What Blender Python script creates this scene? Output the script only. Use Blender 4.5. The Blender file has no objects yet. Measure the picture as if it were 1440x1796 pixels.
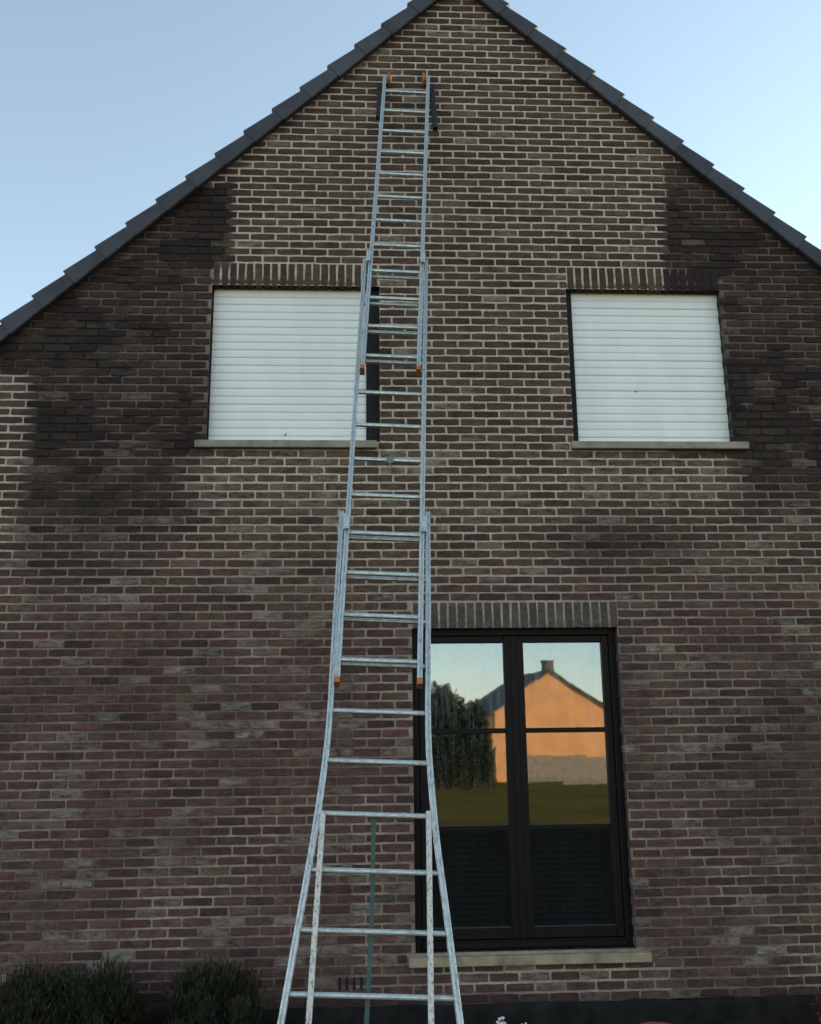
import bpy, math, random
import numpy as np
from mathutils import Matrix, Vector
random.seed(7); rng = np.random.default_rng(7)
SC = bpy.context.scene
COL = SC.collection

# ------------------------------------------------------------------ camera
PW, PH = 1440.0, 1796.0                       # photograph pixels, used only to measure
F_PX = 1600.0
PITCH, YAW, ROLL = math.radians(12.88), math.radians(2.86), math.radians(-0.647)
CAMZ = 2.11
DIST = 6.471 * 1.05
cy_, sy_, cp_, sp_ = math.cos(YAW), math.sin(YAW), math.cos(PITCH), math.sin(PITCH)
FWD = np.array([sy_ * cp_, cy_ * cp_, sp_]); RGT = np.array([cy_, -sy_, 0.0]); UPV = np.cross(RGT, FWD)
cr_, sr_ = math.cos(ROLL), math.sin(ROLL)
RGT, UPV = cr_ * RGT + sr_ * UPV, -sr_ * RGT + cr_ * UPV
EYE = np.array([0.0, -DIST, CAMZ])
cam = bpy.data.cameras.new('camera'); cam_o = bpy.data.objects.new('camera', cam); COL.objects.link(cam_o)
cam.sensor_fit = 'HORIZONTAL'; cam.sensor_width = 36.0; cam.lens = F_PX / PW * 36.0
cam.clip_start = 0.05; cam.clip_end = 2000
m = Matrix(((RGT[0], UPV[0], -FWD[0], EYE[0]), (RGT[1], UPV[1], -FWD[1], EYE[1]), (RGT[2], UPV[2], -FWD[2], EYE[2]), (0, 0, 0, 1)))
cam_o.matrix_world = m
SC.camera = cam_o
SC.render.resolution_x, SC.render.resolution_y = 821, 1024

# ------------------------------------------------------------------ sky, sun, exposure
SUN_EL, SUN_AZ = math.radians(13.0), math.radians(66.0)     # azimuth from +Y towards +X: low, behind the house to the right
world = bpy.data.worlds.new('World'); SC.world = world; world.use_nodes = True
wn = world.node_tree.nodes; wl = world.node_tree.links
bg = wn['Background']; sky = wn.new('ShaderNodeTexSky'); sky.sky_type = 'NISHITA'
sky.sun_disc = False; sky.sun_elevation = SUN_EL; sky.sun_rotation = SUN_AZ
sky.air_density = 1.0; sky.dust_density = 0.03; sky.ozone_density = 1.0; sky.altitude = 50
hz = wn.new('ShaderNodeHueSaturation'); hz.inputs['Hue'].default_value = 0.488; hz.inputs['Saturation'].default_value = 0.74     # thin even haze over the whole sky
wl.new(sky.outputs[0], hz.inputs['Color']); wl.new(hz.outputs[0], bg.inputs[0]); bg.inputs[1].default_value = 0.15
sun = bpy.data.lights.new('sun', 'SUN'); sun_o = bpy.data.objects.new('sun', sun); COL.objects.link(sun_o)
sun.energy = 5.0; sun.angle = math.radians(0.53); sun.color = (1.0, 0.74, 0.48)
sd = Vector((math.sin(SUN_AZ) * math.cos(SUN_EL), math.cos(SUN_AZ) * math.cos(SUN_EL), math.sin(SUN_EL)))
sun_o.rotation_euler = (-sd).to_track_quat('-Z', 'Y').to_euler(); sun_o.location = (20, 20, 20)
SC.view_settings.view_transform = 'Standard'; SC.view_settings.look = 'None'
SC.view_settings.exposure = 1.25; SC.view_settings.gamma = 1.0
SC.view_settings.use_curve_mapping = False
SC.render.engine = 'CYCLES'

# ------------------------------------------------------------------ measuring helpers
def ray(px, py):
    return FWD + (px - PW / 2) / F_PX * RGT - (py - PH / 2) / F_PX * UPV
def wall(px, py, y=0.0):                       # photo point -> point on the plane y = const
    d = ray(px, py); t = (y - EYE[1]) / d[1]
    return EYE + d * t
def on_plane(px, py, p0, n):
    d = ray(px, py); t = np.dot(np.asarray(p0) - EYE, n) / np.dot(d, n)
    return EYE + d * t
def to_px(P):
    v = np.asarray(P, float) - EYE
    z = v @ FWD
    return PW / 2 + F_PX * (v @ RGT) / z, PH / 2 - F_PX * (v @ UPV) / z
def mirrored(px, py, Y, g=0.13):               # photo point in the window glass -> real point at y = -Y
    d = ray(px, py); t = (2 * g + Y - EYE[1]) / d[1]
    p = EYE + d * t
    return np.array([p[0], -Y, p[2]])

# ------------------------------------------------------------------ object helpers
def mesh_obj(name, verts, faces, mat=None, parent=None, smooth=False):
    me = bpy.data.meshes.new(name); me.from_pydata([tuple(map(float, v)) for v in verts], [], faces); me.update()
    if smooth: me.polygons.foreach_set('use_smooth', [True] * len(me.polygons))
    return link_mesh(name, me, mat, parent)
def link_mesh(name, me, mat=None, parent=None):
    o = bpy.data.objects.new(name, me); COL.objects.link(o)
    if mat and not me.materials: me.materials.append(mat)
    if parent: o.parent = parent; o.matrix_parent_inverse = Matrix.Translation(-Vector(parent.location))
    return o
def parent_loc(p):
    v = Vector((0, 0, 0))
    # every parent here carries translation only
    while p is not None:
        v += p.location; p = p.parent if p.parent is None else None
    return v
def thing(name, label, cat, loc=(0, 0, 0), group=None):
    o = bpy.data.objects.new(name, None); COL.objects.link(o); o.location = loc; o.empty_display_size = 0.2
    tag(o, label, cat, group); return o
def tag(o, label=None, cat=None, group=None, kind=None):
    if label: o['label'] = label
    if cat: o['category'] = cat
    if group: o['group'] = group
    if kind: o['kind'] = kind
    return o
class MB:
    def __init__(s): s.v = []; s.f = []
    def add(s, v, f):
        b = len(s.v); s.v += [tuple(map(float, p)) for p in v]; s.f += [tuple(i + b for i in q) for q in f]; return s
    def box(s, x0, x1, y0, y1, z0, z1, bev=0.0):
        if bev <= 0:
            v = [(x0, y0, z0), (x1, y0, z0), (x1, y1, z0), (x0, y1, z0), (x0, y0, z1), (x1, y0, z1), (x1, y1, z1), (x0, y1, z1)]
            return s.add(v, [(0, 3, 2, 1), (4, 5, 6, 7), (0, 1, 5, 4), (1, 2, 6, 5), (2, 3, 7, 6), (3, 0, 4, 7)])
        b = bev; v = []; f = []
        rings = [(z0, b), (z0 + b, 0), (z1 - b, 0), (z1, b)]
        for z, i in rings:
            X0, X1, Y0, Y1 = x0 + i, x1 - i, y0 + i, y1 - i
            c = b if i == 0 else b * 0.5
            v += [(X0 + c, Y0, z), (X1 - c, Y0, z), (X1, Y0 + c, z), (X1, Y1 - c, z), (X1 - c, Y1, z), (X0 + c, Y1, z), (X0, Y1 - c, z), (X0, Y0 + c, z)]
        for r in range(3):
            for k in range(8):
                f.append((r * 8 + k, r * 8 + (k + 1) % 8, r * 8 + 8 + (k + 1) % 8, r * 8 + 8 + k))
        f.append(tuple(range(7, -1, -1))); f.append(tuple(range(24, 32)))
        return s.add(v, f)
    def sweep(s, path, prof, xdir, caps=True):
        # prof: list of (a, b): a along xdir, b along the second normal
        n = len(prof); path = [np.asarray(p, float) for p in path]; xdir = np.asarray(xdir, float); v = []; f = []
        for i, p in enumerate(path):
            t = path[min(i + 1, len(path) - 1)] - path[max(i - 1, 0)]; t /= np.linalg.norm(t)
            x = xdir - t * np.dot(xdir, t); x /= np.linalg.norm(x); b = np.cross(t, x)
            v += [p + x * a + b * c for a, c in prof]
        for i in range(len(path) - 1):
            for k in range(n): f.append((i * n + k, i * n + (k + 1) % n, (i + 1) * n + (k + 1) % n, (i + 1) * n + k))
        if caps: f.append(tuple(range(n - 1, -1, -1))); f.append(tuple((len(path) - 1) * n + k for k in range(n)))
        return s.add(v, f)
    def tube(s, path, r, n=8, rad=None):
        path = [np.asarray(p, float) for p in path]; v = []; f = []
        for i, p in enumerate(path):
            t = path[min(i + 1, len(path) - 1)] - path[max(i - 1, 0)]; t /= np.linalg.norm(t)
            a = np.array([0, 0, 1.0]) if abs(t[2]) < .9 else np.array([1.0, 0, 0])
            x = np.cross(t, a); x /= np.linalg.norm(x); y = np.cross(t, x); R = rad[i] if rad else r
            v += [p + R * (math.cos(2 * math.pi * k / n) * x + math.sin(2 * math.pi * k / n) * y) for k in range(n)]
        for i in range(len(path) - 1):
            for k in range(n): f.append((i * n + k, i * n + (k + 1) % n, (i + 1) * n + (k + 1) % n, (i + 1) * n + k))
        f.append(tuple(range(n - 1, -1, -1))); f.append(tuple((len(path) - 1) * n + k for k in range(n)))
        return s.add(v, f)
    def lathe(s, c, axis, prof, n=20):
        c = np.asarray(c, float); ax = np.asarray(axis, float); ax /= np.linalg.norm(ax)
        a = np.array([0, 0, 1.0]) if abs(ax[2]) < .9 else np.array([1.0, 0, 0])
        x = np.cross(ax, a); x /= np.linalg.norm(x); y = np.cross(ax, x); v = []; f = []
        for h, r in prof:
            v += [c + ax * h + r * (math.cos(2 * math.pi * k / n) * x + math.sin(2 * math.pi * k / n) * y) for k in range(n)]
        for i in range(len(prof) - 1):
            for k in range(n): f.append((i * n + k, i * n + (k + 1) % n, (i + 1) * n + (k + 1) % n, (i + 1) * n + k))
        f.append(tuple(range(n - 1, -1, -1))); f.append(tuple((len(prof) - 1) * n + k for k in range(n)))
        return s.add(v, f)
    def build(s, name, mat, parent=None, smooth=False):
        o = mesh_obj(name, s.v, s.f, mat, parent, smooth)
        if smooth:
            try: o.data.set_sharp_from_angle(angle=math.radians(40))
            except Exception: pass
        return o

# ------------------------------------------------------------------ materials
def mat_new(name):
    M = bpy.data.materials.new(name); M.use_nodes = True; nt = M.node_tree
    return M, nt, nt.nodes['Principled BSDF']
def N(nt, t, **kw):
    n = nt.nodes.new(t)
    for k, v in kw.items(): setattr(n, k, v)
    return n
def noise(nt, scale, detail=3, rough=.55, vec=None, mapping=None):
    n = N(nt, 'ShaderNodeTexNoise'); n.inputs['Scale'].default_value = scale; n.inputs['Detail'].default_value = detail; n.inputs['Roughness'].default_value = rough
    if vec is None:
        g = N(nt, 'ShaderNodeNewGeometry'); vec = g.outputs['Position']
    if mapping:
        mp = N(nt, 'ShaderNodeMapping'); mp.inputs['Scale'].default_value = mapping; nt.links.new(vec, mp.inputs[0]); vec = mp.outputs[0]
    nt.links.new(vec, n.inputs['Vector']); return n.outputs['Fac']
def ramp(nt, fac, lo, hi, a=0.0, b=1.0):
    r = N(nt, 'ShaderNodeMapRange'); r.inputs['From Min'].default_value = lo; r.inputs['From Max'].default_value = hi
    r.inputs['To Min'].default_value = a; r.inputs['To Max'].default_value = b; nt.links.new(fac, r.inputs['Value']); return r.outputs[0]
def mix(nt, fac, a, b, mode='MIX'):
    x = N(nt, 'ShaderNodeMix', data_type='RGBA', blend_type=mode)
    if isinstance(fac, (int, float)): x.inputs[0].default_value = fac
    else: nt.links.new(fac, x.inputs[0])
    for sck, val in ((x.inputs[6], a), (x.inputs[7], b)):
        if isinstance(val, tuple): sck.default_value = (*val[:3], 1)
        else: nt.links.new(val, sck)
    return x.outputs[2]
def math_n(nt, op, a, b):
    x = N(nt, 'ShaderNodeMath', operation=op)
    for i, val in enumerate((a, b)):
        if isinstance(val, (int, float)): x.inputs[i].default_value = val
        else: nt.links.new(val, x.inputs[i])
    return x.outputs[0]
def bump(nt, bs, h, strength, dist):
    b = N(nt, 'ShaderNodeBump'); b.inputs['Strength'].default_value = strength; b.inputs['Distance'].default_value = dist
    nt.links.new(h, b.inputs['Height']); nt.links.new(b.outputs[0], bs.inputs['Normal'])
def simple(name, c, rough=.6, metal=0.0, var=.25, scale=12, bmp=0.0, bscale=60, spec=.5, c2=None, mapping=None):
    M, nt, bs = mat_new(name)
    d = c2 or tuple(x * (1 - var) for x in c)
    f = ramp(nt, noise(nt, scale, 4, mapping=mapping), .35, .68)
    nt.links.new(mix(nt, f, c, d), bs.inputs['Base Color'])
    bs.inputs['Roughness'].default_value = rough; bs.inputs['Metallic'].default_value = metal; bs.inputs['Specular IOR Level'].default_value = spec
    if bmp: bump(nt, bs, noise(nt, bscale, 4), bmp, .01)
    return M
def brick_mat(name, source):
    M, nt, bs = mat_new(name)
    if source == 'object':
        oi = N(nt, 'ShaderNodeObjectInfo'); colr = oi.outputs['Color']; al = oi.outputs['Alpha']
    else:
        at = N(nt, 'ShaderNodeVertexColor', layer_name='tint'); colr = at.outputs[0]; al = at.outputs['Alpha']
    f1 = noise(nt, 17, 7, .72, mapping=(.7, 1, 1.7)); f2 = noise(nt, 120, 3, .6, mapping=(.5, 1, 1.5))
    v = mix(nt, 1.0, colr, mix(nt, ramp(nt, f1, .3, .7), (.46, .47, .50), (1.62, 1.54, 1.40)), 'MULTIPLY')
    v = mix(nt, 1.0, v, mix(nt, ramp(nt, noise(nt, 2.6, 5, .6), .3, .7), (.74, .75, .77), (1.22, 1.20, 1.16)), 'MULTIPLY')
    v = mix(nt, 1.0, v, mix(nt, ramp(nt, f2, .3, .72), (.72, .72, .74), (1.22, 1.22, 1.20)), 'MULTIPLY')
    # lime bloom: patchy, on the bricks that carry it
    pm = ramp(nt, math_n(nt, 'ADD', math_n(nt, 'MULTIPLY', noise(nt, 15, 7, .8, mapping=(.55, 1, 1.5)), .75), math_n(nt, 'MULTIPLY', noise(nt, 3.1, 3, .6), .25)), .43, .57)
    pm = math_n(nt, 'MULTIPLY', pm, al)
    v = mix(nt, pm, v, (.27, .235, .185))
    nt.links.new(v, bs.inputs['Base Color'])
    bs.inputs['Roughness'].default_value = .88; bs.inputs['Specular IOR Level'].default_value = .25
    h = math_n(nt, 'ADD', math_n(nt, 'MULTIPLY', noise(nt, 55, 5, .7, mapping=(.45, 1, 1.6)), 1.0), math_n(nt, 'MULTIPLY', noise(nt, 260, 2), .35))
    bump(nt, bs, h, .55, .006)
    return M
def mortar_mat():
    M, nt, bs = mat_new('mortar')
    at = N(nt, 'ShaderNodeVertexColor', layer_name='tint')
    v = mix(nt, 1.0, at.outputs[0], mix(nt, ramp(nt, noise(nt, 34, 6, .7), .3, .7), (.62, .61, .60), (1.22, 1.21, 1.18)), 'MULTIPLY')
    nt.links.new(v, bs.inputs['Base Color']); bs.inputs['Roughness'].default_value = .95; bs.inputs['Specular IOR Level'].default_value = .15
    bump(nt, bs, noise(nt, 180, 4, .7), .6, .004); return M
M_BRICK_O = brick_mat('brick_single', 'object'); M_BRICK_V = brick_mat('brick_mass', 'vertex'); M_MORTAR = mortar_mat()
def alu(name, base, worn, rough, sc=(6, 6, 6), amount=(.5, .72)):
    M, nt, bs = mat_new(name)
    d = ramp(nt, noise(nt, 9, 7, .75, mapping=sc), *amount)
    nt.links.new(mix(nt, d, base, worn), bs.inputs['Base Color'])
    nt.links.new(ramp(nt, d, 0, 1, .85, .3), bs.inputs['Metallic'])
    nt.links.new(ramp(nt, noise(nt, 30, 3), .3, .7, rough - .08, rough + .12), bs.inputs['Roughness'])
    bump(nt, bs, noise(nt, 90, 3), .08, .003); return M
M_ALU = alu('aluminium', (.62, .65, .64), (.27, .29, .28), .44, (7, 7, 2.2), (.47, .68))
M_ALU_R = alu('rung_aluminium', (.60, .64, .62), (.24, .25, .23), .46, (3, 6, 6), (.46, .70))
M_ALU_W = alu('weathered_aluminium', (.66, .63, .58), (.13, .12, .10), .6, (9, 9, 4), (.50, .64))
M_ORANGE = simple('orange_plastic', (.50, .18, .045), .6, var=.5, scale=40)
M_BLACK = simple('black_rubber', (.018, .018, .02), .7, var=.4, scale=30, bmp=.2)
M_FRAME = simple('dark_brown_timber', (.009, .0065, .006), .5, spec=.18, var=.4, scale=14, bmp=.08, mapping=(8, 8, 1))
M_SHUT = simple('shutter_pvc', (.87, .89, .85), .5, var=.09, scale=3.5, c2=(.80, .83, .80), mapping=(1.6, 1, .5))
M_RAIL = simple('dark_guide', (.016, .016, .018), .6, var=.4, scale=20, spec=.2)
M_SILL = simple('stone_sill', (.33, .30, .235), .8, var=.5, scale=9, bmp=.5, bscale=90, c2=(.19, .18, .13))
M_TILE = simple('verge_tile_concrete', (.060, .064, .078), .75, var=.35, scale=6, bmp=.25, bscale=140)
nt = M_TILE.node_tree; bs = nt.nodes['Principled BSDF']; oi = N(nt, 'ShaderNodeObjectInfo')
src = bs.inputs['Base Color'].links[0].from_socket
src = mix(nt, 1.0, src, mix(nt, oi.outputs['Random'], (.78, .78, .80), (1.22, 1.22, 1.20)), 'MULTIPLY')
nt.links.new(mix(nt, ramp(nt, noise(nt, 38, 6, .8), .62, .72, 0, .6), src, (.16, .165, .14)), bs.inputs['Base Color'])
M_UNDER = simple('undercloak_board', (.03, .03, .033), .8, var=.3)
M_PLINTH = simple('tarred_plinth', (.009, .0085, .0085), .85, var=.5, scale=7, bmp=.9, bscale=26, c2=(.022, .020, .018), spec=.15)
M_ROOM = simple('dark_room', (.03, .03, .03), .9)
M_BLIND = simple('blind_slat', (.055, .065, .066), .6, var=.2)
M_SILL_W = simple('warm_stone_sill', (.36, .30, .20), .8, var=.5, scale=9, bmp=.5, bscale=90, c2=(.20, .165, .105))
M_STAKE = simple('green_paint', (.016, .075, .058), .55, var=.5, scale=25, c2=(.05, .09, .075))

# ------------------------------------------------------------------ ground
def lawn_z(x, y):
    d = max(0.0, -y - 12.0); s = min(1.0, d / 46.0)
    return -1.75 * s * s * (3 - 2 * s)
M_LAWN, nt, bs = mat_new('lawn')
gf = ramp(nt, noise(nt, .5, 6, .7, mapping=(.25, 1, 1)), .3, .7); gg = ramp(nt, noise(nt, 60, 4, .7), .3, .7)
c = mix(nt, gf, (.180, .130, .028), (.060, .052, .013)); c = mix(nt, 1.0, c, mix(nt, gg, (.55, .55, .5), (1.4, 1.4, 1.3)), 'MULTIPLY')
nt.links.new(c, bs.inputs['Base Color']); bs.inputs['Roughness'].default_value = .9; bs.inputs['Specular IOR Level'].default_value = .02; bump(nt, bs, noise(nt, 45, 5, .8), 1.0, .05)
xs = sorted(set([-900, -500, -250, -120] + list(np.arange(-60, 61, 2.0)) + [120, 250, 500, 900]))
ys = sorted(set([-900, -500, -250, -120] + list(np.arange(-70, 13, 1.5)) + [30, 80, 200, 500, 900]))
V = [(x, y, lawn_z(x, y)) for y in ys for x in xs]; nx = len(xs)
Fc = [(j * nx + i, j * nx + i + 1, (j + 1) * nx + i + 1, (j + 1) * nx + i) for j in range(len(ys) - 1) for i in range(nx - 1)]
tag(mesh_obj('lawn', V, Fc, M_LAWN, smooth=True), kind='structure', label='green lawn mirrored in the tall window below')
M_SOIL_DARKENED = simple('darkened_soil', (.015, .012, .010), .95, var=.5, scale=12, bmp=1, bscale=30, spec=.0)  # soil added far past the bed and coloured dark to darken the lower panes
bx = np.linspace(-9, 9, 61); by = np.linspace(-11.35, .02, 31)
V = [(x, y, .02 + .006 * math.sin(x * 5.1 + y * 3) * math.sin(y * 7 - x) * 1) for y in by for x in bx]
Fc = [(j * 61 + i, j * 61 + i + 1, j * 61 + 62 + i, j * 61 + 61 + i) for j in range(30) for i in range(60)]
tag(mesh_obj('darkened_soil', V, Fc, M_SOIL_DARKENED, smooth=True), kind='structure')

# ------------------------------------------------------------------ the gable house
L, H = 0.21, 0.06260 * 1.05
Z0 = CAMZ + 5.8333 * 1.05                      # height of course joint 0
def jz(i): return Z0 - H * i                   # courses counted downwards
PL_I = 122; PLZ = jz(PL_I)
house = thing('brick_house', 'dark brick gable house with white shutters and a tall dark window', 'house', (0, 1.0, 0))
OV = 0.075                                     # verge face stands this far out of the wall
la, lb = wall(750, 10, -OV), wall(0, 597, -OV)
ra, rb = wall(850, 3, -OV), wall(1430, 458, -OV)
sl = (la[2] - lb[2]) / (la[0] - lb[0]); sr = (rb[2] - ra[2]) / (rb[0] - ra[0])
APX = ((ra[2] - sr * ra[0]) - (la[2] - sl * la[0])) / (sl - sr); APZ = la[2] + sl * (APX - la[0])
def verge_z(x): return APZ + (sl if x < APX else sr) * (x - APX)
XL, XR = APX - 6.6, APX + 6.6                  # corners of the house, out of view, set wide so the ladder stays shaded
# window openings: x0, x1, top joint, bottom joint
o1 = (wall(368, 600)[0], wall(666, 640)[0]); o2 = (wall(995, 560)[0], wall(1267, 560)[0]); o3 = (wall(724.5, 1300)[0], wall(1093.5, 1280)[0])
OPEN = [(o1[0], o1[1], 41, 61), (o2[0], o2[1], 41, 61), (o3[0], o3[1], 83, 117)]
sills = [(wall(343, 780)[0], wall(661, 780)[0], 61, 62), (wall(1001, 780)[0], wall(1309, 780)[0], 61, 62), (wall(717, 1680)[0], wall(1140, 1680)[0], 117.2, 118.25)]
lint = [(o1[0] + .0, o1[1] - .01, 38, 41), (o2[0] + .01, o2[1] + .0, 38, 41), (wall(722, 1075)[0], wall(1083, 1075)[0], 80, 83)]

def sstep(a, b, x): 
    t = np.clip((x - a) / (b - a), 0, 1); return t * t * (3 - 2 * t)
def vnoise(x, y, seed=0):                     # cheap smooth value noise
    xi, yi = math.floor(x), math.floor(y); fx, fy = x - xi, y - yi
    def h(i, j):
        n = (i * 374761393 + j * 668265263 + seed * 974711) & 0xffffffff
        n = ((n ^ (n >> 13)) * 1274126177) & 0xffffffff
        return ((n ^ (n >> 16)) & 0xffff) / 65535.0
    fx = fx * fx * (3 - 2 * fx); fy = fy * fy * (3 - 2 * fy)
    return (h(xi, yi) * (1 - fx) + h(xi + 1, yi) * fx) * (1 - fy) + (h(xi, yi + 1) * (1 - fx) + h(xi + 1, yi + 1) * fx) * fy
def fbm(x, y, s=0): return .55 * vnoise(x, y, s) + .3 * vnoise(x * 2.1, y * 2.1, s + 1) + .15 * vnoise(x * 4.3, y * 4.3, s + 2)
# wear and tone of the wall, surveyed from the photograph: how clean the pointing is (0 sooty .. 1 freshly repointed), how red, how dark
def survey(x, z):
    px, py = to_px((x, 0, z)); w = (fbm(x * 2.2, z * 2.2, 5) - .5)
    soot = 0.0; clean = 1.0
    if py < 800:
        ex = 412 if py < 470 else 352
        if py > 318 + (px < 395) * 8: soot = max(soot, float(sstep(ex + 6, ex - 12, px)))
        if py > 288: soot = max(soot, float(sstep(1156, 1172, px + w * 20)))
    if 470 <= py < 800: soot = max(soot, .9 * float(sstep(382, 366, px)))
    if py >= 800:
        e = 350 - (py - 800) * .35
        soot = max(soot, float(sstep(e + 60, e - 60, px + w * 160)) * float(sstep(1090, 850, py + w * 160)) * .95)
        soot = max(soot, float(sstep(1230, 1330, px + w * 120)) * float(sstep(980, 820, py + w * 90)))
        soot = max(soot, .88 * math.exp(-((px - 1100) / 140) ** 2 - ((py - 950) / 45) ** 2))
        soot = max(soot, .45 * math.exp(-((px - 1330) / 90) ** 2 - ((py - 1330) / 150) ** 2))
    strip = float(sstep(648, 662, py)) * float(sstep(1180, 900, py)) * float(sstep(20, -20, px - (46 - max(0, py - 760) * .085) - w * 40))
    soot *= 1 - .95 * strip
    if py > 1735: soot = max(soot, float(sstep(1733, 1752, py + w * 40)) * .85)
    low = float(sstep(820, 1180, py + w * 120))
    clean = 1 - .52 * low  # pointing turns darker down the wall
    if px < 620 or px > 1010: clean -= .18 * float(sstep(790, 880, py))
    if 780 < py < 880 and 345 < px < 640: clean += .12
    clean = max(clean, .9 * strip)
    if py > 1690 and 780 < px < 1180: clean = .62
    soot *= .80 + .2 * float(sstep(-.12, .10, w + (fbm(x * 5, z * 7, 77) - .5) * .8)); clean = max(.20 * (1 - soot), min(1, clean * (1 - soot) + w * .9 * low * (1 - soot)))
    red = float(sstep(840, 1150, py + w * 300)) * (.55 + .45 * float(sstep(900, 500, px))) 
    red = max(red, .35 * soot)
    return px, py, soot, clean, red, w

# gable wall: mortar sheet with openings
vis_l, vis_r = wall(-40, 900)[0] - .3, wall(1480, 900)[0] + .3
gx = sorted(set(np.round(np.concatenate([np.arange(XL, vis_l, .12), np.arange(vis_l, vis_r, .036), np.arange(vis_r, XR, .12), [XR], *[[o[0], o[1]] for o in OPEN]]), 4)))
gz = sorted(set(np.round(np.concatenate([np.arange(PLZ, APZ + .1, .027), *[[jz(o[2]), jz(o[3])] for o in OPEN]]), 4)))
gx = [x for x in gx]; nX = len(gx)
V = []; C = []
soot_c, mid_c, light_c = np.array([.028, .0235, .0235]), np.array([.275, .208, .178]), np.array([.575, .474, .392])
for z in gz:
    for x in gx:
        if verge_z(x) + .12 < z: C.append((.2, .18, .16, 1)); V.append((x, .004, z)); continue
        px, py, soot, clean, red, w = survey(x, z)
        n2 = fbm(x * 9, z * 9, 21)
        c = mid_c + (light_c - mid_c) * max(0, clean - .35) / .65 if clean > .35 else soot_c + (mid_c - soot_c) * clean / .35
        c = c * (.86 + .28 * n2)
        C.append((*c, 1)); V.append((x, .0024 + .0022 * n2 + .0028 * (1 - clean), z))
Fc = []
for j in range(len(gz) - 1):
    for i in range(nX - 1):
        xm, zm = (gx[i] + gx[i + 1]) / 2, (gz[j] + gz[j + 1]) / 2
        if zm > verge_z(xm) + .10: continue
        if any(o[0] < xm < o[1] and jz(o[3]) < zm < jz(o[2]) for o in OPEN): continue
        Fc.append((j * nX + i, j * nX + i + 1, (j + 1) * nX + i + 1, (j + 1) * nX + i))
def add_tint(me, cols):
    a = me.color_attributes.new('tint', 'FLOAT_COLOR', 'POINT'); a.data.foreach_set('color', np.asarray(cols, np.float32).ravel())
gw = mesh_obj('gable_wall', V, Fc, M_MORTAR, house); add_tint(gw.data, C)

# bricks
def brick_shape(a, b, c, d, y0=0.0, deep=.022, r=random):
    """uneven brick face between x a..b and z c..d: three rings of ten and a cap"""
    xs_ = [a, a + (b - a) * .33, a + (b - a) * .67, b]; zs_ = [c, (c + d) / 2, d]
    ring = [(0, 0), (1, 0), (2, 0), (3, 0), (3, 1), (3, 2), (2, 2), (1, 2), (0, 2), (0, 1)]
    mx, mz = (a + b) / 2, (c + d) / 2; v = []
    for k, (ins, y) in enumerate(((.0, deep), (.0012, .0028), (.0062, 0.0))):
        for i, j in ring:
            x, z = xs_[i], zs_[j]; corner = (i in (0, 3)) and (j in (0, 2))
            jx, jz_ = (r.uniform(-.0032, .0032), r.uniform(-.0023, .0023)) if k else (0, 0)
            s = ins * (.55 if k == 2 else 1) + (.0013 if corner and k else 0)
            x += jx + (s if i == 0 else -s if i == 3 else 0); z += jz_ + (s if j == 0 else -s if j == 2 else 0)
            v.append((x, y0 + y + (r.uniform(-.0009, .0009) if k == 2 else 0), z))
    f = [tuple((k * 10 + i, k * 10 + (i + 1) % 10, k * 10 + 10 + (i + 1) % 10, k * 10 + 10 + i)) for k in range(2) for i in range(10)]
    f.append(tuple(range(20, 30))); return v, f
def brick_colour(x, z):
    px, py, soot, clean, red, w = survey(x, z)
    brown, redc, dark, olive = np.array([.075, .0500, .0385]), np.array([.089, .0455, .0415]), np.array([.036, .028, .026]), np.array([.092, .072, .047])
    c = brown * (1 - red) + redc * red
    u = random.random()
    if u < .15: c = c * .45 + dark * .55
    elif u < .27: c = c * .55 + olive * .45
    elif u < .33: c = c * 1.25
    c = c * random.uniform(.84, 1.18)
    c = c * (1 - .66 * soot) + soot * np.array([.003, .003, .004])
    pale = max(0, random.gauss(.05, .12))
    if random.random() < (.13 if py > 780 else .06) * (1 - .3 * soot): pale = random.uniform(.4, .95)
    if 345 < px < 640 and 785 < py < 900: pale = max(pale, random.uniform(.1, .6))
    if 990 < px < 1320 and 785 < py < 880: pale = max(pale, random.uniform(.1, .65))
    return (*np.clip(c, .008, 1), min(1, pale * (1 - .65 * soot)))
x_ph = wall(778.8, 515)[0]                      # a perpend of the course above joint 42
bricks = []
JT = .0130
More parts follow.
